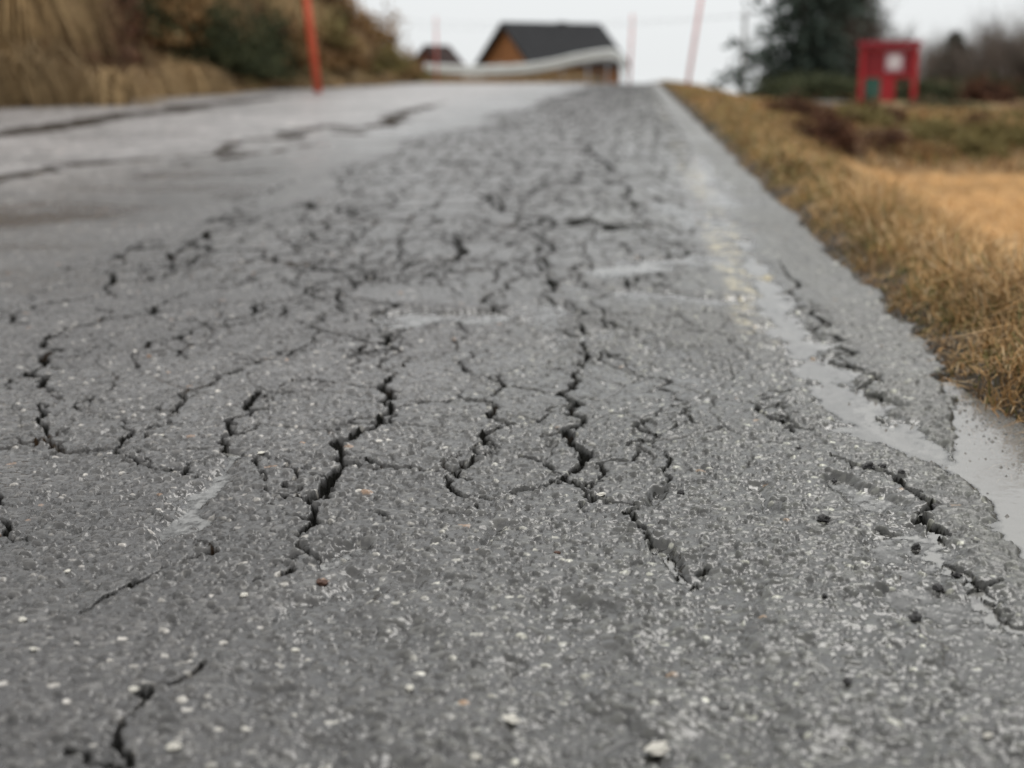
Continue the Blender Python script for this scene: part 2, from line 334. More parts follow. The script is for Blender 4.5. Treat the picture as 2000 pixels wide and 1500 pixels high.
V=np.stack([X,Y,zz],-1).reshape(-1,3)
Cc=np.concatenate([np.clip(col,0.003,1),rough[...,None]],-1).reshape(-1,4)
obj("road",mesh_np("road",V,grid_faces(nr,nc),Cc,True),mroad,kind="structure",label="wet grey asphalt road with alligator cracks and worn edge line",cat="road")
def road_z(x,y):
    r=min(max(np.searchsorted(Yr,y),0),nr-1); c=min(max(np.searchsorted(X[r],x),0),nc-1); return float(zz[r,c])
ri=np.arange(0,nr,2); ci=np.arange(0,nc,2); XX=X[np.ix_(ri,ci)];YY=Y[np.ix_(ri,ci)]
ditch=((XX>.33)&(YY<2.02)&(YY>.3))
wet=(DP[np.ix_(ri,ci)]>.0012)|ditch
dep=np.clip((WL-zflat[np.ix_(ri,ci)])*1000,-3,14)
fc=grid_faces(len(ri),len(ci)); wf=wet.reshape(-1); keep=wf[fc].any(1)
fc=fc[keep]; us,inv=np.unique(fc,return_inverse=True)
wv=np.stack([XX.reshape(-1)[us],YY.reshape(-1)[us],np.full(len(us),WL)],1); dv=dep.reshape(-1)[us]
obj("puddle_water",mesh_np("puddle_water",wv,inv.reshape(-1,4),np.stack([dv,dv,dv],1),True),mwat,kind="structure",label="shallow rain puddles lying in road hollows",cat="puddle")
# ------------------------------------------------------------ GROUND
def ground(x,y):
    c=crest(y); xv=xverge(y)+.035*fbm(x,y,5,201,3)
    under=c-.055
    fieldz=np.interp(y,[-50,10.6,12.6,14.5,20,30,48,60],[-.50,-.50,-.12,-.04,-.26,-.70,-.95,-1.05])
    w=np.interp(y,[0,10,20,60],[1.0,1.35,3,6])
    t=ss((x-.62)/w); topz=.022+np.minimum(c,0)*.6
    zr=topz*(1-t)+fieldz*t+.02*fbm(x,y,3,211,3)+.06*fbm(x,y,.5,213,2)*t+.10*fbm(x,y,.9,215,2)*t*np.exp(-((y-13)/1.8)**2)
    rz=-.030+.0*x
    zR=rz+(zr-rz)*ss((x-xv)/.09)
    zR=np.where(x<.33,under,zR)
    xb=np.interp(y,[-50,0,17,40,60],[-9,-8.4,-7.9,-6.9,-6.9])+.25*vn(x,y,.5,221)
    tp=np.interp(y,[-60,32,42,50],[1,1,.7,0])
    h=np.clip(xb-x,0,40); bank=3.4*(1-np.exp(-h/2.9))*tp
    bank=bank+(.25*fbm(x,y,.7,225,3))*ss(h/1.5)*tp
    z=np.where(x<-6.2,np.maximum(c-.05*ss((x+7.6)/.6),c-.05)+bank+.0,zR)
    z=np.where((x>=-6.2)&(x<.33),under,z)
    far=-.85-.0205*(y-60)+.15*fbm(x,y,.05,231,3)
    b=ss((y-45)/12)
    z=z*(1-b)+far*b
    md=np.exp(-((y-54)/4.)**2)*ss((x+13)/5)*ss((-.2-x)/2.5)
    z=z+md*(.86+.25*np.clip((x+4)/3,-.6,1))
    return z
gx=np.concatenate([-np.geomspace(900,20,26,endpoint=False),np.arange(-20,.25,.35),np.arange(.25,.95,.008),np.arange(.95,3,.03),np.arange(3,16,.2),np.geomspace(16,900,28)])
gy=np.concatenate([np.linspace(-30,.4,20,endpoint=False),np.arange(.4,3,.012),np.arange(3,6,.03),np.arange(6,15,.08),np.arange(15,70,.45),np.geomspace(70,4000,34)])
GX,GY=np.meshgrid(gx,gy); GZ=ground(GX,GY)
n=fbm(GX,GY,1.3,241,4); n2=fbm(GX,GY,14,245,3)
soil=np.array([.055,.045,.033]); straw=np.array([.48,.28,.115]); olive=np.array([.16,.13,.055]); brn=np.array([.21,.135,.065])
tf=ss((GX-1.05-.2*n)/.35)[...,None]*ss((11.4-GY)/.5)[...,None]
gc=soil+(brn-soil)*ss((GX-xverge(GY)-.1)/.15)[...,None]
gc=gc+(olive-gc)*ss((n+.1)/.3)[...,None]*.6*(GX>.7)[...,None]
gc=gc*(1-tf)+straw*tf
rb_=(np.exp(-((GY-12.4)/1.1)**2)*ss((n+.2)/.3)*(GX>1.3))[...,None]; gc=gc*(1-.6*rb_)+np.array([.10,.055,.032])*.6*rb_
lf=(GX<-5)[...,None]; gc=np.where(lf,brn*.8+(olive-brn*.8)*ss(n/.3)[...,None],gc)
mdm=(np.exp(-((GY-54)/6.)**2))[...,None]*(GX<0)[...,None]; gc=gc*(1-mdm)+np.array([.17,.12,.065])*mdm
gc=gc*(1+.5*n2)[...,None]
ground_o=obj("ground",mesh_np("ground",np.stack([GX,GY,GZ],-1).reshape(-1,3),grid_faces(len(gy),len(gx)),np.clip(gc,.01,1).reshape(-1,3),True),MSOIL,kind="structure",label="brown winter verge, field and roadside bank",cat="ground")
def gz(x,y): return ground(np.atleast_1d(np.asarray(x,float)),np.atleast_1d(np.asarray(y,float)))
# path
pp=[(13.,24),(9.5,29),(7.6,35),(7.0,45),(6.7,58),(6.9,70)]
pv=[];pf=[]; PP=[]
for i in range(len(pp)-1):
    for k in range(6):
        t=k/6; PP.append((pp[i][0]*(1-t)+pp[i+1][0]*t,pp[i][1]*(1-t)+pp[i+1][1]*t))
for i,(x,y) in enumerate(PP): 
    for s in(-.6,-.2,.2,.6): pv.append((x+s,y,float(gz(x+s,y)[0])+.05))
for i in range(len(PP)-1):
    for k in range(3): a_=i*4+k; pf.append((a_,a_+1,a_+5,a_+4))
obj("path",mesh_np("path",pv,pf,np.full((len(pv),3),.14),True),MSOIL,kind="structure",label="narrow grey gravel path",cat="path")
# ------------------------------------------------------------ GRASS
def blades(name,x,y,h,w,cols,lean=.6,label="",drape=0.,cat="grass",zoff=0):
    n=len(x); z=gz(x,y)+zoff
    az=rng.uniform(0,2*np.pi,n); ln=h*lean*rng.uniform(.2,1.6,n); dx=np.cos(az)*ln;dy=np.sin(az)*ln
    if drape: dx=dx+drape*h
    wa=rng.uniform(0,2*np.pi,n); wx_=np.cos(wa)*w;wy_=np.sin(wa)*w
    lv=[(0,0,1),(.4,.25,.9),(.75,.6,.6),(.9,1.,.08)]
    vs=[]
    for (hz,l,ww) in lv:
        zz_=z+h*hz-(l**2)*np.abs(ln+drape*h*.7)*.35
        vs.append(np.stack([x+dx*l-wx_*ww,y+dy*l-wy_*ww,zz_],1)); vs.append(np.stack([x+dx*l+wx_*ww,y+dy*l+wy_*ww,zz_],1))
    V=np.stack(vs,1).reshape(-1,3); b=np.arange(n)*8
    F=np.concatenate([np.stack([b+2*k,b+2*k+1,b+2*k+3,b+2*k+2],1) for k in range(3)])
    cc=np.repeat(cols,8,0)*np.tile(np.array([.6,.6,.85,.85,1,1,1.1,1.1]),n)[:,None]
    return obj(name,mesh_np(name,V,F,cc,False),MG,kind="stuff",label=label,cat=cat)
PAL=np.array([[.52,.34,.16],[.42,.24,.095],[.26,.15,.065],[.56,.42,.25],[.16,.16,.055],[.19,.115,.055]])
def pick(n,p): return PAL[rng.choice(len(PAL),n,p=p)]*rng.uniform(.7,1.25,(n,1))
def clumpy(x,y,f,th): return fbm(x,y,f,301,3)+rng.uniform(-.35,.35,len(x))>th
def region(n,x0f,x1,y0,y1,p,h0,h1,w,name,lean=.6,label="",f=5,th=-.15):
    y=y0*(y1/y0)**rng.random(n); x0=x0f(y); x=x0+(x1-x0)*rng.random(n)
    k=clumpy(x,y,f,th); x=x[k];y=y[k];m=len(x)
    edge=np.clip((x-x0f(y))/.12,.25,1)
    h=rng.uniform(h0,h1,m)*edge*(1+.6*fbm(x,y,3,305,2))
    c=pick(m,p)*(1+.35*fbm(x,y,2,307,2))[:,None]
    return blades(name,x,y,h,w*rng.uniform(.6,1.3,m),c,lean,label)
xg=lambda y: xverge(y)+.055+.03*np.sin(y*9)+.02*np.sin(y*23)
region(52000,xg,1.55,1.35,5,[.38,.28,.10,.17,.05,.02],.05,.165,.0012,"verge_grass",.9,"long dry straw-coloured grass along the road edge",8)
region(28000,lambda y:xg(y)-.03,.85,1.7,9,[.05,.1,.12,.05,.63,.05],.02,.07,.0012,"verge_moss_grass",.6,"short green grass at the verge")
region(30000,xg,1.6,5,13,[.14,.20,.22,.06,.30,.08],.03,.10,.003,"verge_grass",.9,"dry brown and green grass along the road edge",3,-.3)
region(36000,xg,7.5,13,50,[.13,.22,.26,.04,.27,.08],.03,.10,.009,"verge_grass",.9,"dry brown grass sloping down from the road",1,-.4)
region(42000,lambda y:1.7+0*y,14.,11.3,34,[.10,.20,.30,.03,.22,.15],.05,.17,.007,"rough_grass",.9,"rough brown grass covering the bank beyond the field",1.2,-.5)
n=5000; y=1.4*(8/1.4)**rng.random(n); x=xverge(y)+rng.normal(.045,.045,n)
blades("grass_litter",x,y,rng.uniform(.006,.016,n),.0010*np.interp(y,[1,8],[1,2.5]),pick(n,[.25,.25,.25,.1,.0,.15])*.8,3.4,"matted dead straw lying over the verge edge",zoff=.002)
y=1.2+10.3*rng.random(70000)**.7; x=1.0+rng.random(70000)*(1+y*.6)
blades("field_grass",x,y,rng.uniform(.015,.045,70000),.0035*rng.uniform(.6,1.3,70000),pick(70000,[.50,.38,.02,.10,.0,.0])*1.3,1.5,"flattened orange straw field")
n=46000; y=-2+50*rng.random(n); xb=np.interp(y,[-50,0,17,40,60],[-9,-8.4,-7.9,-6.9,-6.9]); x=xb+.5-(rng.random(n)**1.4)*7
k=clumpy(x,y,.8,-.1); x=x[k];y=y[k];m=len(x)
blades("bank_grass",x,y,rng.uniform(.10,.42,m)*np.clip((xb[k]+.6-x)/1.8,.12,1),.010*rng.uniform(.6,1.4,m),pick(m,[.2,.24,.22,.12,.16,.06])*.9*(1+.5*fbm(x,y,1.2,309,3))[:,None],1.2,"long drooping dry grass on the bank",drape=1.1)
n=12000; x=-13+12.9*rng.random(n); y=49+9*rng.random(n)
blades("mound_grass",x,y,rng.uniform(.05,.14,n),.016*rng.uniform(.6,1.4,n),pick(n,[.2,.3,.3,.0,.1,.1])*.8,.7,"dry grass below the guard rail")
# verge debris
n=3800; y=1.25*(10/1.25)**rng.random(n); x=xverge(y)+rng.normal(-.01,.06,n); s=rng.uniform(.0012,.0045,n)*np.interp(y,[1,10],[1,2])
ang=rng.uniform(0,6.28,n); T=np.array([[1,0,0],[-.6,.8,0],[-.5,-.9,0],[0,0,.9]])
ca,sa=np.cos(ang),np.sin(ang)
VV=np.stack([np.stack([x+s*(T[k,0]*ca-T[k,1]*sa),y+s*(T[k,0]*sa+T[k,1]*ca),np.maximum(gz(x,y),-.006)+s*T[k,2]],1) for k in range(4)],1).reshape(-1,3)
b_=np.arange(n)*4; FF=np.concatenate([np.stack([b_,b_+1,b_+3],1),np.stack([b_+1,b_+2,b_+3],1),np.stack([b_+2,b_,b_+3],1)])
obj("gravel",mesh_np("gravel",VV,FF,np.repeat(rng.uniform(.02,.12,(n,1))*np.array([[1,.9,.76]]),4,0)),MSTONE,kind="stuff",label="dark grit and crumbled asphalt by the verge",cat="gravel")
# ------------------------------------------------------------ BUSHES / TREES
def leafcloud(n,R,size,c0,c1,seed,lump=.35,hollow_=.45,up_=0.):
    r=np.random.default_rng(seed)
    d=r.normal(size=(n,3)); d/=np.linalg.norm(d,axis=1)[:,None]; d[:,2]=np.abs(d[:,2])*1.0-.05
    th=np.arctan2(d[:,1],d[:,0]); 
    lum=1+lump*(np.sin(th*3+seed)*np.cos(d[:,2]*5+seed*2)+.6*np.sin(th*7+seed*3+d[:,2]*9))
    rad_=(hollow_+(1-hollow_)*r.random(n)**.6)*lum*r.choice([1,1,1,1.15,1.3],n)
    P=d*rad_[:,None]*np.array(R)
    u=r.normal(size=(n,3)); u/=np.linalg.norm(u,axis=1)[:,None]; u[:,2]+=up_; w=np.cross(u,r.normal(size=(n,3))); w/=np.linalg.norm(w,axis=1)[:,None]
    s=size*r.uniform(.5,1.4,n)[:,None]
    V=np.stack([P-w*s*.4,P+u*s*.5-w*s*.1+0,P+w*s*.4+u*s*.3,P+u*s*-.6],1).reshape(-1,3)
    t=(np.sin(P[:,0]*5/R[0]+seed)*np.sin(P[:,1]*4/R[1]+1)*np.sin(P[:,2]*6/R[2]+seed)+1)/2*.7+.3*r.random(n)
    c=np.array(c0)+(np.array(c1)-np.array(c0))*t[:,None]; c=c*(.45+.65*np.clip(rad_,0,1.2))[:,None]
    return V,np.arange(n*4).reshape(-1,4),np.repeat(c,4,0)
def droopmound(n,c0,c1,seed):
    r=np.random.default_rng(seed); V_=[];F_=[];C_=[];off=0
    for tuft in range(9):
        cx,cy=r.normal(0,.45,2); sc=r.uniform(.35,.85); m=n//9
        az=r.uniform(0,6.283,m); rr=np.sqrt(r.random(m))*.35
        L_=r.uniform(.4,1.3,m)*sc; wd=.011*r.uniform(.6,1.6,m); bend=r.uniform(1.8,3.1,m); kx=r.normal(0,.35,m)
        vs=[]
        for t in np.linspace(0,1,5):
            rad_=rr*sc+L_*t**1.1*1.05; z=L_*(np.sin(t*bend)-t**3*.6)*.75; a2=az+kx*t
            px=cx+np.cos(a2)*rad_;py=cy+np.sin(a2)*rad_
            k=wd*(1-t*.85); vs.append(np.stack([px-np.sin(az)*k,py+np.cos(az)*k,z],1)); vs.append(np.stack([px+np.sin(az)*k,py-np.cos(az)*k,z],1))
        V=np.stack(vs,1).reshape(-1,3);b=np.arange(m)*10+off
        F_.append(np.concatenate([np.stack([b+2*k,b+2*k+1,b+2*k+3,b+2*k+2],1) for k in range(4)]))
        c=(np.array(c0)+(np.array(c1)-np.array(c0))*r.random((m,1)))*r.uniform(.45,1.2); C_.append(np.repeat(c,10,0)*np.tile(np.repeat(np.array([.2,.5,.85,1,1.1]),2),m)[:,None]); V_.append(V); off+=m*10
    return np.concatenate(V_),np.concatenate(F_),np.concatenate(C_)
def twigs(seed,h,n=26,spread=.5,c=(.1,.08,.065),r0=.02):
    r=random.Random(seed); m=MB()
    def br(p,d,l,rad,dep):
        pts=[p];q=p;dd=d.copy()
        for i in range(3):
            dd=(dd+Vector((r.gauss(0,.12),r.gauss(0,.12),.06))).normalized(); q=q+dd*l/3; pts.append(q)
        m.tube(pts,[rad,rad*.8,rad*.6,rad*.35],3,c)
        if dep>0:
            for k in range(r.choice([3,4])):
                b=pts[r.choice([1,2,3])]; nd=(dd+Vector((r.gauss(0,.5),r.gauss(0,.5),r.uniform(0,.4)))).normalized()
                br(b,nd,l*r.uniform(.45,.75),rad*.5,dep-1)
    for i in range(n):
        a=r.uniform(0,6.28); d=Vector((math.cos(a)*spread*r.random(),math.sin(a)*spread*r.random(),1)).normalized()
        br(Vector((math.cos(a)*.1*r.random(),math.sin(a)*.1*r.random(),0)),d,h*r.uniform(.4,.6),r0,2)
    return m.mesh("bare_twigs")
bt={}
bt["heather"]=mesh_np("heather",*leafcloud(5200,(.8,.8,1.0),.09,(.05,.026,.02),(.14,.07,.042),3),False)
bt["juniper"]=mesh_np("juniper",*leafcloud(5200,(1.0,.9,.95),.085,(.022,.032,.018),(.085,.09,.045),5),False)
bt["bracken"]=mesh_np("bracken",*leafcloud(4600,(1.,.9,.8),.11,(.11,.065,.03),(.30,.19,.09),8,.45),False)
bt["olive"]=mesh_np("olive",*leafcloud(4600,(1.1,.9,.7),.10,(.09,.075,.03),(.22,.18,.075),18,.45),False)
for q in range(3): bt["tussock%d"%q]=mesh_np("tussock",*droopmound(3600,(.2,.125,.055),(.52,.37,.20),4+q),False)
twm=[twigs(11,1.6),twigs(12,1.6,20,.7),twigs(13,1.6,46,1.1,(.15,.12,.10),.012)]
for k_ in bt: bt[k_].materials.append(ML)
for t_ in twm: t_.materials.append(MBARK)
LB={"heather":("heather_bush","dark reddish brown shrub on the grassy bank","bush"),"juniper":("juniper_bush","dark green evergreen bush on the grassy bank","bush"),
"bracken":("bracken_bush","withered golden brown bracken on the bank","bush"),"olive":("low_bush","olive brown low shrub","bush"),"tussock":("grass_tussock","drooping pale straw grass tussock on the bank","grass")}
def bush(kind,x,y,s,zs=1.,rot=None,label=None,group="shrubs along the bank",dz=-.1):
    nm,lb,ct=LB[kind]; me=bt["tussock%d"%random.randrange(3)] if kind=="tussock" else bt[kind]
    o=obj(nm,me,None,loc=(x,y,float(gz(x,y)[0])+dz),label=label or lb,cat=ct,group=group)
    o.scale=(s,s*random.uniform(.85,1.15),s*zs); o.rotation_euler=(0,0,random.uniform(0,6.28) if rot is None else rot); return o
BK=[("heather",90,18.9,.9,1.4),("heather",130,19.6,.9,1.5),("heather",165,20.8,1.1,1.6),("bracken",40,20,1.1,1.3),("juniper",230,23.5,1.0,1.3),
("bracken",300,24.5,1.0,1.3),("juniper",450,26.5,.8,1.1),("juniper",390,25.5,.9,1.3),("juniper",515,28.5,.65,1.0),("juniper",480,27.8,.9,1.4),
("bracken",570,31,.8,1.1),("heather",600,32.5,.7,.9),("bracken",650,35,.8,1.),("heather",690,38,.8,.9),("olive",730,39,.9,.9),("bracken",770,43,.8,.9),("olive",800,45,.7,.7),
("bracken",220,25,1.3,1.7),("juniper",60,22.5,1.4,1.6),("bracken",-60,20,1.5,1.6),("heather",590,36,1.2,1.3),("juniper",540,38,1.5,1.5),("olive",460,33,1.6,2.2),("juniper",350,31,1.7,1.8),("bracken",650,39,1.2,1.2),("bracken",715,43,1.1,1.2),
("heather",20,24,1.6,2.0),("heather",250,29,1.9,1.9),("olive",280,27,1.2,1.6),("olive",600,35,1.,1.2),("heather",500,31,.9,1.1),("olive",130,24,1.2,1.8),("heather",420,29,1.2,1.9)]
for kd,u,F,s,zs in BK:
    x,y=at(u,F); bush(kd,x,y,s,zs)
for (u,F,s,zs) in [(0,17.0,.9,1.2),(50,17.6,.6,1.3),(-60,16.2,1.1,1.2),(235,20.7,.6,1.6),(290,21.8,.8,1.5),(345,22.9,.7,1.2),(260,21.2,.45,.8),(370,23.2,.4,.8),(130,18.6,.3,.7),(480,26.3,.35,.8),(430,24.6,.4,.9),
 (565,29.3,.45,.8),(600,30.5,.55,1.1),(640,32.5,.4,.8),(685,34,.6,1.),(720,36,.5,.8),(760,38.5,.5,.8),(790,40.5,.4,.6),(820,43,.4,.6),(20,19,1.0,1.6),(200,21.6,.7,1.2),
 (150,24,1.0,1.3),(320,26,1.0,1.3),(660,36.5,.8,1.1),(700,38.5,.7,.9),(430,30,1.0,1.4),(520,33,1.,1.2)]:
    x,y=at(u,F); bush("tussock",x,y,s,zs,group="grass tussocks on the bank")
# brush bank across the field
for i in range(60):
    x=1.45+i*.13+random.uniform(-.12,.12); y=12.2+random.uniform(-.9,1.4)+.04*i
    kd="heather" if (i<9 or 20<i) else "olive"
    if random.random()<.35: kd=random.choice(["olive","bracken","heather"])
    bush(kd,x,y,random.uniform(.16,.32),random.uniform(.6,.95),label="low reddish brown brush at the field edge",group="brush at the field edge",dz=-.04)
for i in range(26):
    F=random.uniform(26,40); u=random.uniform(1795,2150); x,y=at(u,F)
    bush(random.choice(["heather","juniper","olive"]),x,y,random.uniform(.5,.9),random.uniform(.35,.6),label="low dark shrub beside the path",group="shrubs beside the path")
def conifer(seed,h,R,c0,c1,taper=1.):
    r=np.random.default_rng(seed); m=MB()
    m.tube([(0,0,0),(.03,.02,h*.4),(0,.03,h*.97)],[.13,.09,.02],8,(.05,.04,.03))
    V=[];Cq=[]
    nl=int(h*5.5)
    for i in range(nl):
        t=(i+.3)/nl; z=h*(.05+.93*t); rl=R*(1-t)**.65*(.5+.85*r.random())+.12
        for k in range(9):
            az=r.uniform(0,6.283); L_=rl*r.uniform(.4,1.3); nb=int(13*L_/R)+6
            e=np.array([math.cos(az),math.sin(az),0])
            if L_>.4: m.tube([(0,0,z),tuple(e*L_*.5+np.array([0,0,z-.02*L_])),tuple(e*L_*.95+np.array([0,0,z-.12*L_]))],[.02,.012,.005],3,(.05,.04,.03))
            sft=r.uniform(.5,1.2)
            for q in range(nb):
                f=r.uniform(.2,1.); p=e*L_*f+np.array([0,0,z-.15*L_*f*f])+r.normal(0,.08*R/2,3)
                u=e*.7+r.normal(0,.5,3); u/=np.linalg.norm(u); w=np.cross(u,r.normal(0,1,3)); w/=np.linalg.norm(w)
                s=.21*r.uniform(.6,1.3)
                V+=[p-u*s,p+w*s*.33,p+u*s,p-w*s*.33]; c=np.array(c0)+(np.array(c1)-np.array(c0))*min(1,max(0,(f*.6+.4*r.random())*sft)); Cq+=[c]*4
    return m.mesh("trunk"),mesh_np("crown",np.array(V),np.arange(len(V)).reshape(-1,4),np.array(Cq))
def tree(name,ms,x,y,s,label,cat="tree",group=None,zs=1):
    e=obj(name,None,loc=(x,y,float(gz(x,y)[0])-.1),label=label,cat=cat,group=group); e.scale=(s,s,s*zs); e.rotation_euler=(0,0,random.uniform(0,6))
    obj("trunk",ms[0],MBARK,parent=e); obj("crown",ms[1],ML,parent=e); return e
cf=conifer(1,7.5,2.8,(.02,.03,.026),(.08,.105,.085)); cf2=conifer(2,4.2,2.1,(.03,.037,.032),(.12,.12,.10))
x,y=at(1550,62); tree("spruce_tree",cf,x,y,1.12,"tall dark green spruce behind the path")
x,y=at(1640,68); tree("spruce_tree",cf,x,y,.95,"dark spruce with sparse crown behind the path")
x,y=at(1595,70); tree("spruce_tree",cf,x,y,1.3,"tall dark spruce behind the path")
x,y=at(1840,60); tree("pine_tree",cf2,x,y,.7,"small grey-green pine behind the notice board")
x,y=at(2050,58); tree("pine_tree",cf2,x,y,.9,"small dark pine among bare shrubs")
for i,(u,F,s) in enumerate([(1660,64,2.9),(1690,66,2.6),(1720,68,2.3),(1750,68,2.1),(1780,66,1.8),(1810,68,1.9),(1840,58,1.7),(1870,62,2.2),(1895,56,1.9),(1915,61,2.3),(1935,60,2.4),(1955,57,2.1),(1985,54,2.2),(2010,60,2.4),(2060,52,2.),(1820,70,2.1),(1500,66,1.1),(1110,118,3.2),(1080,122,3.0),(1140,120,2.8),(620,44,1.2)]):
    x,y=at(u,F); o=obj("bare_shrub",twm[2 if i%3 else 0],None,loc=(x,y,float(gz(x,y)[0])-.1),label="leafless grey-brown shrub with thin upright twigs",cat="shrub",group="leafless shrubs"); o.scale=(s,s,s); o.rotation_euler=(0,0,i*1.7)
for i in range(24):
    F=random.uniform(50,64); u=random.uniform(1790,2150) if i>5 else random.uniform(1500,1640); x,y=at(u,F)
    bush(random.choice(["heather","juniper","heather"]) if i>5 else "juniper",x,y,random.uniform(.9,1.4),random.uniform(.5,.8),label="dark dense shrub below the pines",group="shrubs below the pines")
# ------------------------------------------------------------ HOUSES
def house(name,x,y,z,L_,W,hw,hr,rot,wallc,roofc,label,chim=True):
    e=obj(name,None,loc=(x,y,z),label=label,cat="house"); e.rotation_euler=(0,0,rot)
    m=MB(); l=L_/2;w=W/2
    nb=int(L_/.2)
    for k in range(nb):
        a=-l+L_*k/nb;b=-l+L_*(k+1)/nb-.015; q=random.uniform(.8,1.15); c=tuple(q*v for v in wallc); o_=.02*(k%2)
        m.box(a,b,-w-o_,-w+.1,0,hw,c); m.box(a,b,w-.1,w+o_,0,hw,c)
    nb=int(W/.2)
    for k in range(nb):
        a=-w+W*k/nb;b=a+W/nb-.015; q=random.uniform(.8,1.15); c=tuple(q*v for v in wallc); o_=.02*(k%2)
        ha=hw+hr*(1-abs(a)/w);hb=hw+hr*(1-abs(b)/w)
        for sx in(-1,1):
            X0=sx*(l+.01+o_); m.poly([(X0,a,0),(X0,b,0),(X0,b,hb),(X0,a,ha)][::sx],c)
    m.box(-l+.05,l-.05,-w+.11,w-.11,.0,hw,(.03,.02,.02))
    obj("wall",m.mesh("wall"),MWOOD,parent=e)
    m=MB(); ov=.55; t=.25; sl=hr/w
    for s in(-1,1):
        ye=s*(w+ov); ze=hw-ov*sl
        a=[(-l-ov,0,hw+hr+.02),(l+ov,0,hw+hr+.02),(l+ov,ye,ze+.02),(-l-ov,ye,ze+.02)]; bq=[(p[0],p[1],p[2]+t) for p in a]
        m.poly(a,roofc); m.poly(bq[::-1],roofc)
        for i in range(4): m.poly([a[i],a[(i+1)%4],bq[(i+1)%4],bq[i]],roofc)
        for k in range(int(L_+1)*3):
            xx=-l-ov+.02+k*.33
            if xx<l+ov: m.poly([(xx,0,hw+hr+.33),(xx+.04,0,hw+hr+.33),(xx+.04,ye,ze+.30),(xx,ye,ze+.30)],tuple(v*.8 for v in roofc))
    ro=obj("roof",m.mesh("roof"),MROOF,parent=e)
    if chim:
        m=MB(); m.box(.6,1.0,-.2,.2,hw+hr-.3,hw+hr+.30,(.07,.065,.06)); m.box(.55,1.05,-.25,.25,hw+hr+.30,hw+hr+.35,(.05,.05,.05)); obj("chimney",m.mesh("chimney"),MROOF,parent=ro)
    def window(cx,cy,cz,ax):
        m=MB();g=MB(); f=(.40,.30,.2)
        if ax=='x':
            for q in((-.55,-.47,-.6,.6),(.47,.55,-.6,.6),(-.47,.47,-.6,-.52),(-.47,.47,.52,.6),(-.03,.03,-.52,.52)): m.box(cx-.05,cx+.03,cy+q[0],cy+q[1],cz+q[2],cz+q[3],f)
            g.box(cx-.02,cx+.01,cy-.46,cy+.46,cz-.51,cz+.51,(.04,.05,.06))
        else:
            for q in((-.55,-.47,-.6,.6),(.47,.55,-.6,.6),(-.47,.47,-.6,-.52),(-.47,.47,.52,.6),(-.03,.03,-.52,.52)): m.box(cx+q[0],cx+q[1],cy-.05,cy+.03,cz+q[2],cz+q[3],f)
            g.box(cx-.46,cx+.46,cy-.02,cy+.01,cz-.51,cz+.51,(.04,.05,.06))
        o=obj("window",m.mesh("window"),MPAINT,parent=e); obj("pane",g.mesh("pane"),MMETAL,parent=o)
    window(-l-.06,-w*.45,hw*.75,'x'); window(-l-.06,w*.35,hw*.75,'x'); window(-l*.4,-w-.06,hw*.5,'y'); window(l*.45,-w-.06,hw*.5,'y')
    m=MB(); m.box(-.45,.45,-w-.07,-w-.03,0,2.05,(.12,.06,.04)); m.box(.3,.36,-w-.12,-w-.07,1.,1.06,(.3,.3,.3)); obj("door",m.mesh("door"),MPAINT,parent=e)
x,y=at(1076,97); house("wooden_house",x,y,-1.95,7.2,5.8,2.75,2.3,math.radians(33)+PS,(.30,.135,.055),(.036,.037,.040),"orange-brown timber house with steep dark grey roof")
x,y=at(858,190); house("wooden_house",x,y,-4.4,6.,4.6,5.,2.4,math.radians(70),(.13,.055,.045),(.05,.035,.033),"small dark brown timber house with brown roof",False)
# ------------------------------------------------------------ GUARD RAIL
def zat(v,F): return CAM_H+(130-v)*F/2745.
gpz=[(835,134,60),(900,137,57),(960,138,54.5),(1020,135,53),(1070,128,52),(1120,117,51),(1165,109,50),(1195,108,49),(1212,122,48.5),(1220,146,48.2)]
P=[]
for u,v,F in gpz:
    x,y=at(u,F); P.append(Vector((x,y,zat(v,F))))
S=[]
for i in range(len(P)-1):
    p0=P[max(i-1,0)];p1=P[i];p2=P[i+1];p3=P[min(i+2,len(P)-1)]
    for k in range(6):
        t=k/6; S.append(.5*((2*p1)+(p2-p0)*t+(2*p0-5*p1+4*p2-p3)*t*t+(3*p1-p0-3*p2+p3)*t**3))
S.append(P[-1])
ge=obj("guard_rail",None,loc=tuple(S[0]),label="curved galvanised steel guard rail beyond the road brow",cat="guard rail")
prof=[(0,.20),(.06,.155),(.06,.07),(0,.0),(.06,-.07),(.06,-.155),(0,-.20)]
m=MB(); nP=len(prof); 
for i,p in enumerate(S):
    d=(S[min(i+1,len(S)-1)]-S[max(i-1,0)]); d.z=0; d.normalize(); nrm=Vector((d.y,-d.x,0))
    for (o_,h_) in prof: q=p+nrm*o_+Vector((0,0,h_))-S[0]; m.v.append(tuple(q)); m.c.append((.56,.58,.57))
for i in range(len(S)-1):
    for k in range(nP-1): a_=i*nP+k; m.f.append((a_,a_+nP,a_+nP+1,a_+1))
rb=obj("rail_beam",m.mesh("rail_beam",True),MMETAL,parent=ge)
md_=rb.modifiers.new("thick","SOLIDIFY"); md_.thickness=.006
for i in range(3,len(S)-5,6):
    p=S[i]-S[0]; m=MB(); b0=float(gz(S[i].x,S[i].y)[0])-S[0].z-.2; t0=p.z+.10
    m.box(p.x-.04,p.x+.04,p.y+.02,p.y+.04,b0,t0,(.3,.31,.32)); m.box(p.x-.04,p.x-.028,p.y+.04,p.y+.12,b0,t0,(.3,.31,.32)); m.box(p.x+.028,p.x+.04,p.y+.04,p.y+.12,b0,t0,(.3,.31,.32))
    obj("post",m.mesh("post"),MMETAL,parent=ge)
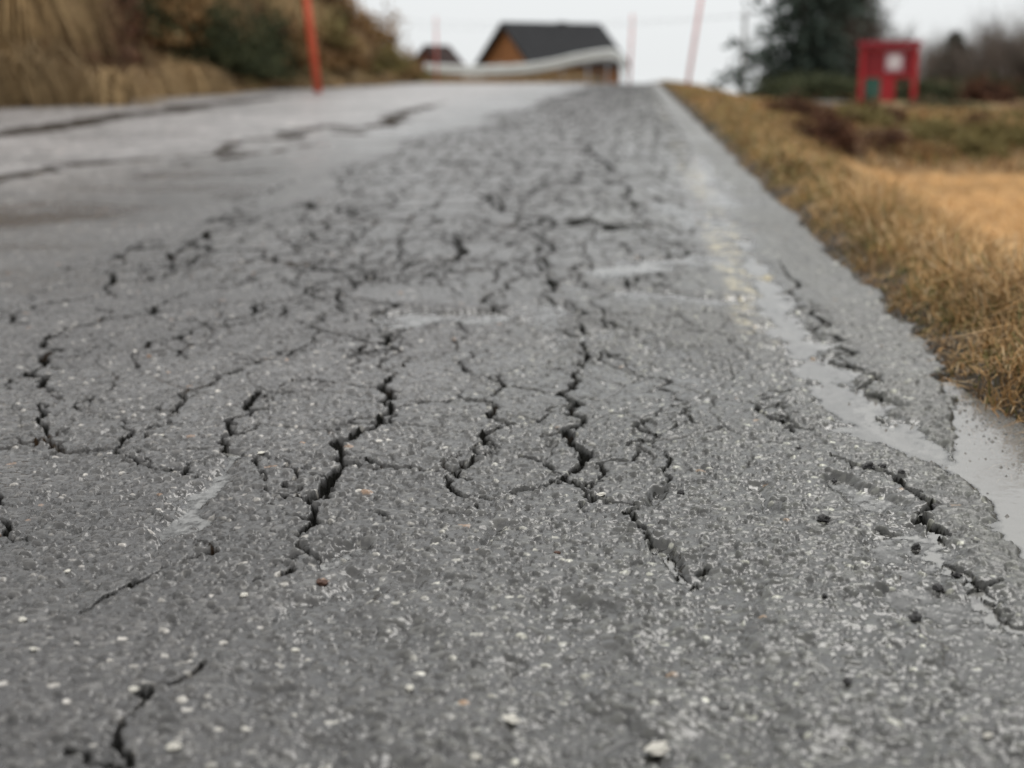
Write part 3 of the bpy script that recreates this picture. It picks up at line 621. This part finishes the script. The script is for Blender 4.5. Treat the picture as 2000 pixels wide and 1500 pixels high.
# ------------------------------------------------------------ SNOW POLES
def spole(u,v,h,r,lean,colr,label):
    x,y=gp(u,v); z=float(gz(x,y)[0]) if y>40 or x>.4 else 0.
    e=obj("snow_pole",None,loc=(x,y,z-.05),label=label,cat="snow pole",group="snow poles along the road")
    e.rotation_euler=(0,lean,0)
    m=MB(); m.tube([(0,0,0),(0,0,h*.5),(0,0,h)],[r,r*.92,r*.8],10,colr); m.tube([(0,0,h),(0,0,h+.03)],[r*.8,r*.3],10,colr); obj("pole_shaft",m.mesh("pole_shaft",True),MPAINT,parent=e)
    m=MB(); m.tube([(0,0,h*.86),(0,0,h*.90)],[r*1.04,r*1.03],10,(.75,.75,.72)); obj("reflector",m.mesh("reflector",True),MPAINT,parent=e)
spole(622,181,2.7,.075,-.10,(.60,.10,.045),"orange-red snow pole at the foot of the bank")
spole(1342,168,3.0,.040,.13,(.60,.16,.13),"faded red snow pole leaning on the verge")
spole(853,160,2.0,.03,.0,(.55,.13,.10),"thin red snow pole by the guard rail")
spole(1229,160,2.1,.035,.03,(.55,.13,.10),"thin red snow pole at the guard rail end")
x,y=at(1440,110); zb=float(gz(x,y)[0])
e=obj("utility_pole",None,loc=(x,y,zb-.2),label="grey wooden utility pole with crossarm",cat="utility pole")
m=MB(); m.tube([(0,0,0),(0,0,3),(0,0,6.8)],[.2,.18,.14],10,(.25,.25,.25)); obj("pole_shaft",m.mesh("pole_shaft",True),MBARK,parent=e)
m=MB(); m.box(-.35,.35,-.20,-.15,6.3,6.36,(.2,.2,.2)); 
for q in(-.3,0,.3): m.tube([(q,-.17,6.36),(q,-.17,6.46)],[.04,.03],6,(.4,.4,.4))
obj("crossarm",m.mesh("crossarm"),MBARK,parent=e)
ax,ay,az_=x,y,zb+6.2
bx,by=at(300,150)
for j,q in enumerate((-.3,.3)):
    m=MB(); pts=[]
    for i in range(25):
        t=i/24; pts.append((ax+q+(bx-ax)*t,ay+(by-ay)*t,az_+(8.-az_)*t-1.6*4*t*(1-t)-.5*j*4*t*(1-t)))
    m.tube(pts,[.013]*25,4,(.12,.12,.12)); obj("overhead_wire",m.mesh("overhead_wire"),MPAINT,label="thin dark overhead wire strung from the utility pole",cat="wire",group="overhead wires")
# ------------------------------------------------------------ NOTICE BOARD
x,y=at(1717,47.); zb=zat(218,47.)
e=obj("notice_board",None,loc=(x,y,zb),label="red wooden notice board on two posts beside the path",cat="notice board"); e.rotation_euler=(0,0,math.radians(-14)); e.scale=(.93,1,1.05)
RED=(.36,.014,.02)
for s in(-1,1):
    m=MB(); m.box(s*.92-.09,s*.92+.09,-.2,.12,-.3,2.05,RED); obj("post",m.mesh("post"),MPAINT,parent=e)
m=MB(); m.box(-.83,.83,-.04,.04,1.12,2.0,(.22,.010,.016)); m.box(-.83,.83,-.14,-.042,1.90,2.02,RED); m.box(-.83,.83,-.09,-.042,1.10,1.18,RED); obj("board_panel",m.mesh("board_panel"),MPAINT,parent=e)
m=MB(); RC=(.13,.010,.015)
m.poly([(-1.1,-.3,2.05),(1.1,-.3,2.05),(1.1,0,2.24),(-1.1,0,2.24)],RC); m.poly([(1.1,.3,2.05),(-1.1,.3,2.05),(-1.1,0,2.24),(1.1,0,2.24)],RC); m.poly([(-1.1,-.3,2.05),(-1.1,.3,2.05),(1.1,.3,2.05),(1.1,-.3,2.05)],RC); m.poly([(-1.1,-.3,2.05),(-1.1,0,2.24),(-1.1,.3,2.05)],RED);m.poly([(1.1,.3,2.05),(1.1,0,2.24),(1.1,-.3,2.05)],RED)
obj("roof",m.mesh("roof"),MROOF,parent=e)
m=MB(); m.box(-.12,.50,-.075,-.068,1.28,1.86,(.42,.25,.29)); m.poly([(.19+.24*math.cos(t*.3927),-.080,1.58+.24*math.sin(t*.3927)) for t in range(16)],(.70,.64,.66)); obj("poster",m.mesh("poster"),MPAINT,parent=e)
m=MB(); m.box(-.78,-.26,-.04,.04,.40,1.10,(.025,.11,.085)); obj("green_panel",m.mesh("green_panel"),MPAINT,parent=e)
m=MB(); m.box(-.24,.26,-.05,.03,.34,1.10,(.34,.014,.02)); obj("lower_panel",m.mesh("lower_panel"),MPAINT,parent=e)
# ------------------------------------------------------------ LOOSE STONES
def chip(seed,flat):
    import bmesh
    bm=bmesh.new(); bmesh.ops.create_icosphere(bm,subdivisions=3,radius=1.); r=random.Random(seed); o_=Vector((r.uniform(0,50),r.uniform(0,50),0))
    from mathutils import noise
    for v in bm.verts:
        n_=noise.noise(v.co*1.4+o_)*.55+noise.noise(v.co*4+o_)*.22; v.co*=1+n_; v.co.z*=flat; v.co.y*=.75
    me=bpy.data.meshes.new("stone_chip"); bm.to_mesh(me); bm.free(); return me
mdark=colmat("dark_stone_chip",.4,200,.4,.0006,500,spec=.5,tint=(.022,.021,.022)); mlight=colmat("pale_stone_chip",.4,150,.2,.0005,400,spec=.5,tint=(.60,.58,.52)); mbr=colmat("brown_stone_chip",.5,150,.3,.0005,400,spec=.4,tint=(.09,.045,.03))
chd=[chip(i,.6) for i in range(4)]; chl=[chip(i+9,.28) for i in range(3)]; chb=chip(22,.6)
for c_ in chd:c_.materials.append(mdark)
for c_ in chl:c_.materials.append(mlight)
chb.materials.append(mbr)
def stone(me,u,v,r,label):
    x,y=gp(u,v); z=max(road_z(x,y),WL)
    o=obj("loose_stone",me,None,loc=(x,y,z+r*.3),label=label,cat="stone",group="loose stone chips on the wet road"); o.scale=(r,r,r); o.rotation_euler=(0,0,random.uniform(0,6)); return o
for i,(u,v,r) in enumerate([(1697,917,.0085),(1722,915,.006),(1630,933,.004),(1608,1022,.006),(1790,1062,.0055),(1832,1145,.0055),(1788,1203,.0065),(1655,1335,.0045),(1610,1170,.003),(1830,985,.006),(1870,1120,.004),(1930,775,.01),(1330,970,.004),(1760,930,.004),(1560,880,.003)]):
    stone(chd[i%4],u,v,r,"small black asphalt chip on the wet road")
for i,(u,v,r) in enumerate([(1283,1462,.0090),(998,1410,.0065),(340,1470,.005),(132,1122,.0035),(510,887,.0045),(478,1167,.004),(45,1217,.0045),(800,1347,.004),(262,1358,.004),(930,1480,.004),(1930,1440,.0035),(65,1280,.003),(315,855,.004),(1175,975,.005),(575,1265,.004)]):
    stone(chl[i%3],u,v,r,"pale flat stone chip set in the road")
stone(chb,628,1142,.0055,"reddish brown stone chip on the road"); stone(chb,1088,1085,.003,"small orange-brown stone chip on the road")
# ------------------------------------------------------------ LIGHT
w=bpy.data.worlds.new("World"); scene.world=w; w.use_nodes=True; nt=w.node_tree; N=nt.nodes;L=nt.links; bg=N["Background"]
tc=N.new("ShaderNodeTexCoord"); sp=N.new("ShaderNodeSeparateXYZ"); L.new(tc.outputs["Generated"],sp.inputs[0])
ab=N.new("ShaderNodeMath");ab.operation='ABSOLUTE';L.new(sp.outputs[2],ab.inputs[0]); ad=N.new("ShaderNodeMath");ad.operation='ADD';ad.inputs[1].default_value=.03;L.new(ab.outputs[0],ad.inputs[0])
cb=N.new("ShaderNodeCombineXYZ");L.new(sp.outputs[0],cb.inputs[0]);L.new(sp.outputs[1],cb.inputs[1]);L.new(ad.outputs[0],cb.inputs[2])
sk=N.new("ShaderNodeTexSky"); sk.sky_type='NISHITA'; sk.sun_disc=False; sk.sun_elevation=math.radians(48); sk.sun_rotation=math.radians(20); L.new(cb.outputs[0],sk.inputs[0])
hs=N.new("ShaderNodeHueSaturation"); hs.inputs["Saturation"].default_value=.2; L.new(sk.outputs[0],hs.inputs["Color"])
cr=N.new("ShaderNodeMix"); cr.data_type='RGBA'; cr.inputs[6].default_value=(8.1,8.35,8.45,1); cr.inputs[7].default_value=(18.6,18.3,17.7,1); L.new(ab.outputs[0],cr.inputs[0])
cn=N.new("ShaderNodeTexNoise"); cn.inputs["Scale"].default_value=2.; L.new(tc.outputs["Generated"],cn.inputs["Vector"])
mrn=N.new("ShaderNodeMapRange"); mrn.inputs[3].default_value=.88; mrn.inputs[4].default_value=1.12; L.new(cn.outputs["Fac"],mrn.inputs[0])
ml=N.new("ShaderNodeMix"); ml.data_type='RGBA'; ml.blend_type='MULTIPLY'; ml.inputs[0].default_value=1; L.new(cr.outputs[2],ml.inputs[6]); L.new(mrn.outputs[0],ml.inputs[7])
mz=N.new("ShaderNodeMix"); mz.data_type='RGBA'; mz.inputs[0].default_value=.88; L.new(hs.outputs[0],mz.inputs[6]); L.new(ml.outputs[2],mz.inputs[7]); L.new(mz.outputs[2],bg.inputs[0]); bg.inputs[1].default_value=.1
sl=bpy.data.lights.new("sun","SUN"); sl.energy=.8; sl.angle=math.radians(25); sl.color=(1,.97,.93); so=bpy.data.objects.new("sun",sl); COL.objects.link(so)
so.rotation_euler=(math.radians(42),0,math.radians(180-20))
scene.view_settings.view_transform='Standard'; scene.view_settings.look='None'; scene.view_settings.exposure=0
# ------------------------------------------------------------ CAMERA
cd=bpy.data.cameras.new("camera"); cam=bpy.data.objects.new("camera",cd); COL.objects.link(cam)
cam.location=(0,0,CAM_H); cam.rotation_euler=(math.pi/2-TH,0,PS); cd.sensor_width=36; cd.lens=36*FPX/2000; cd.clip_start=.05; cd.clip_end=6000
cd.dof.use_dof=True; cd.dof.focus_distance=1.42; cd.dof.aperture_fstop=4.0
scene.camera=cam
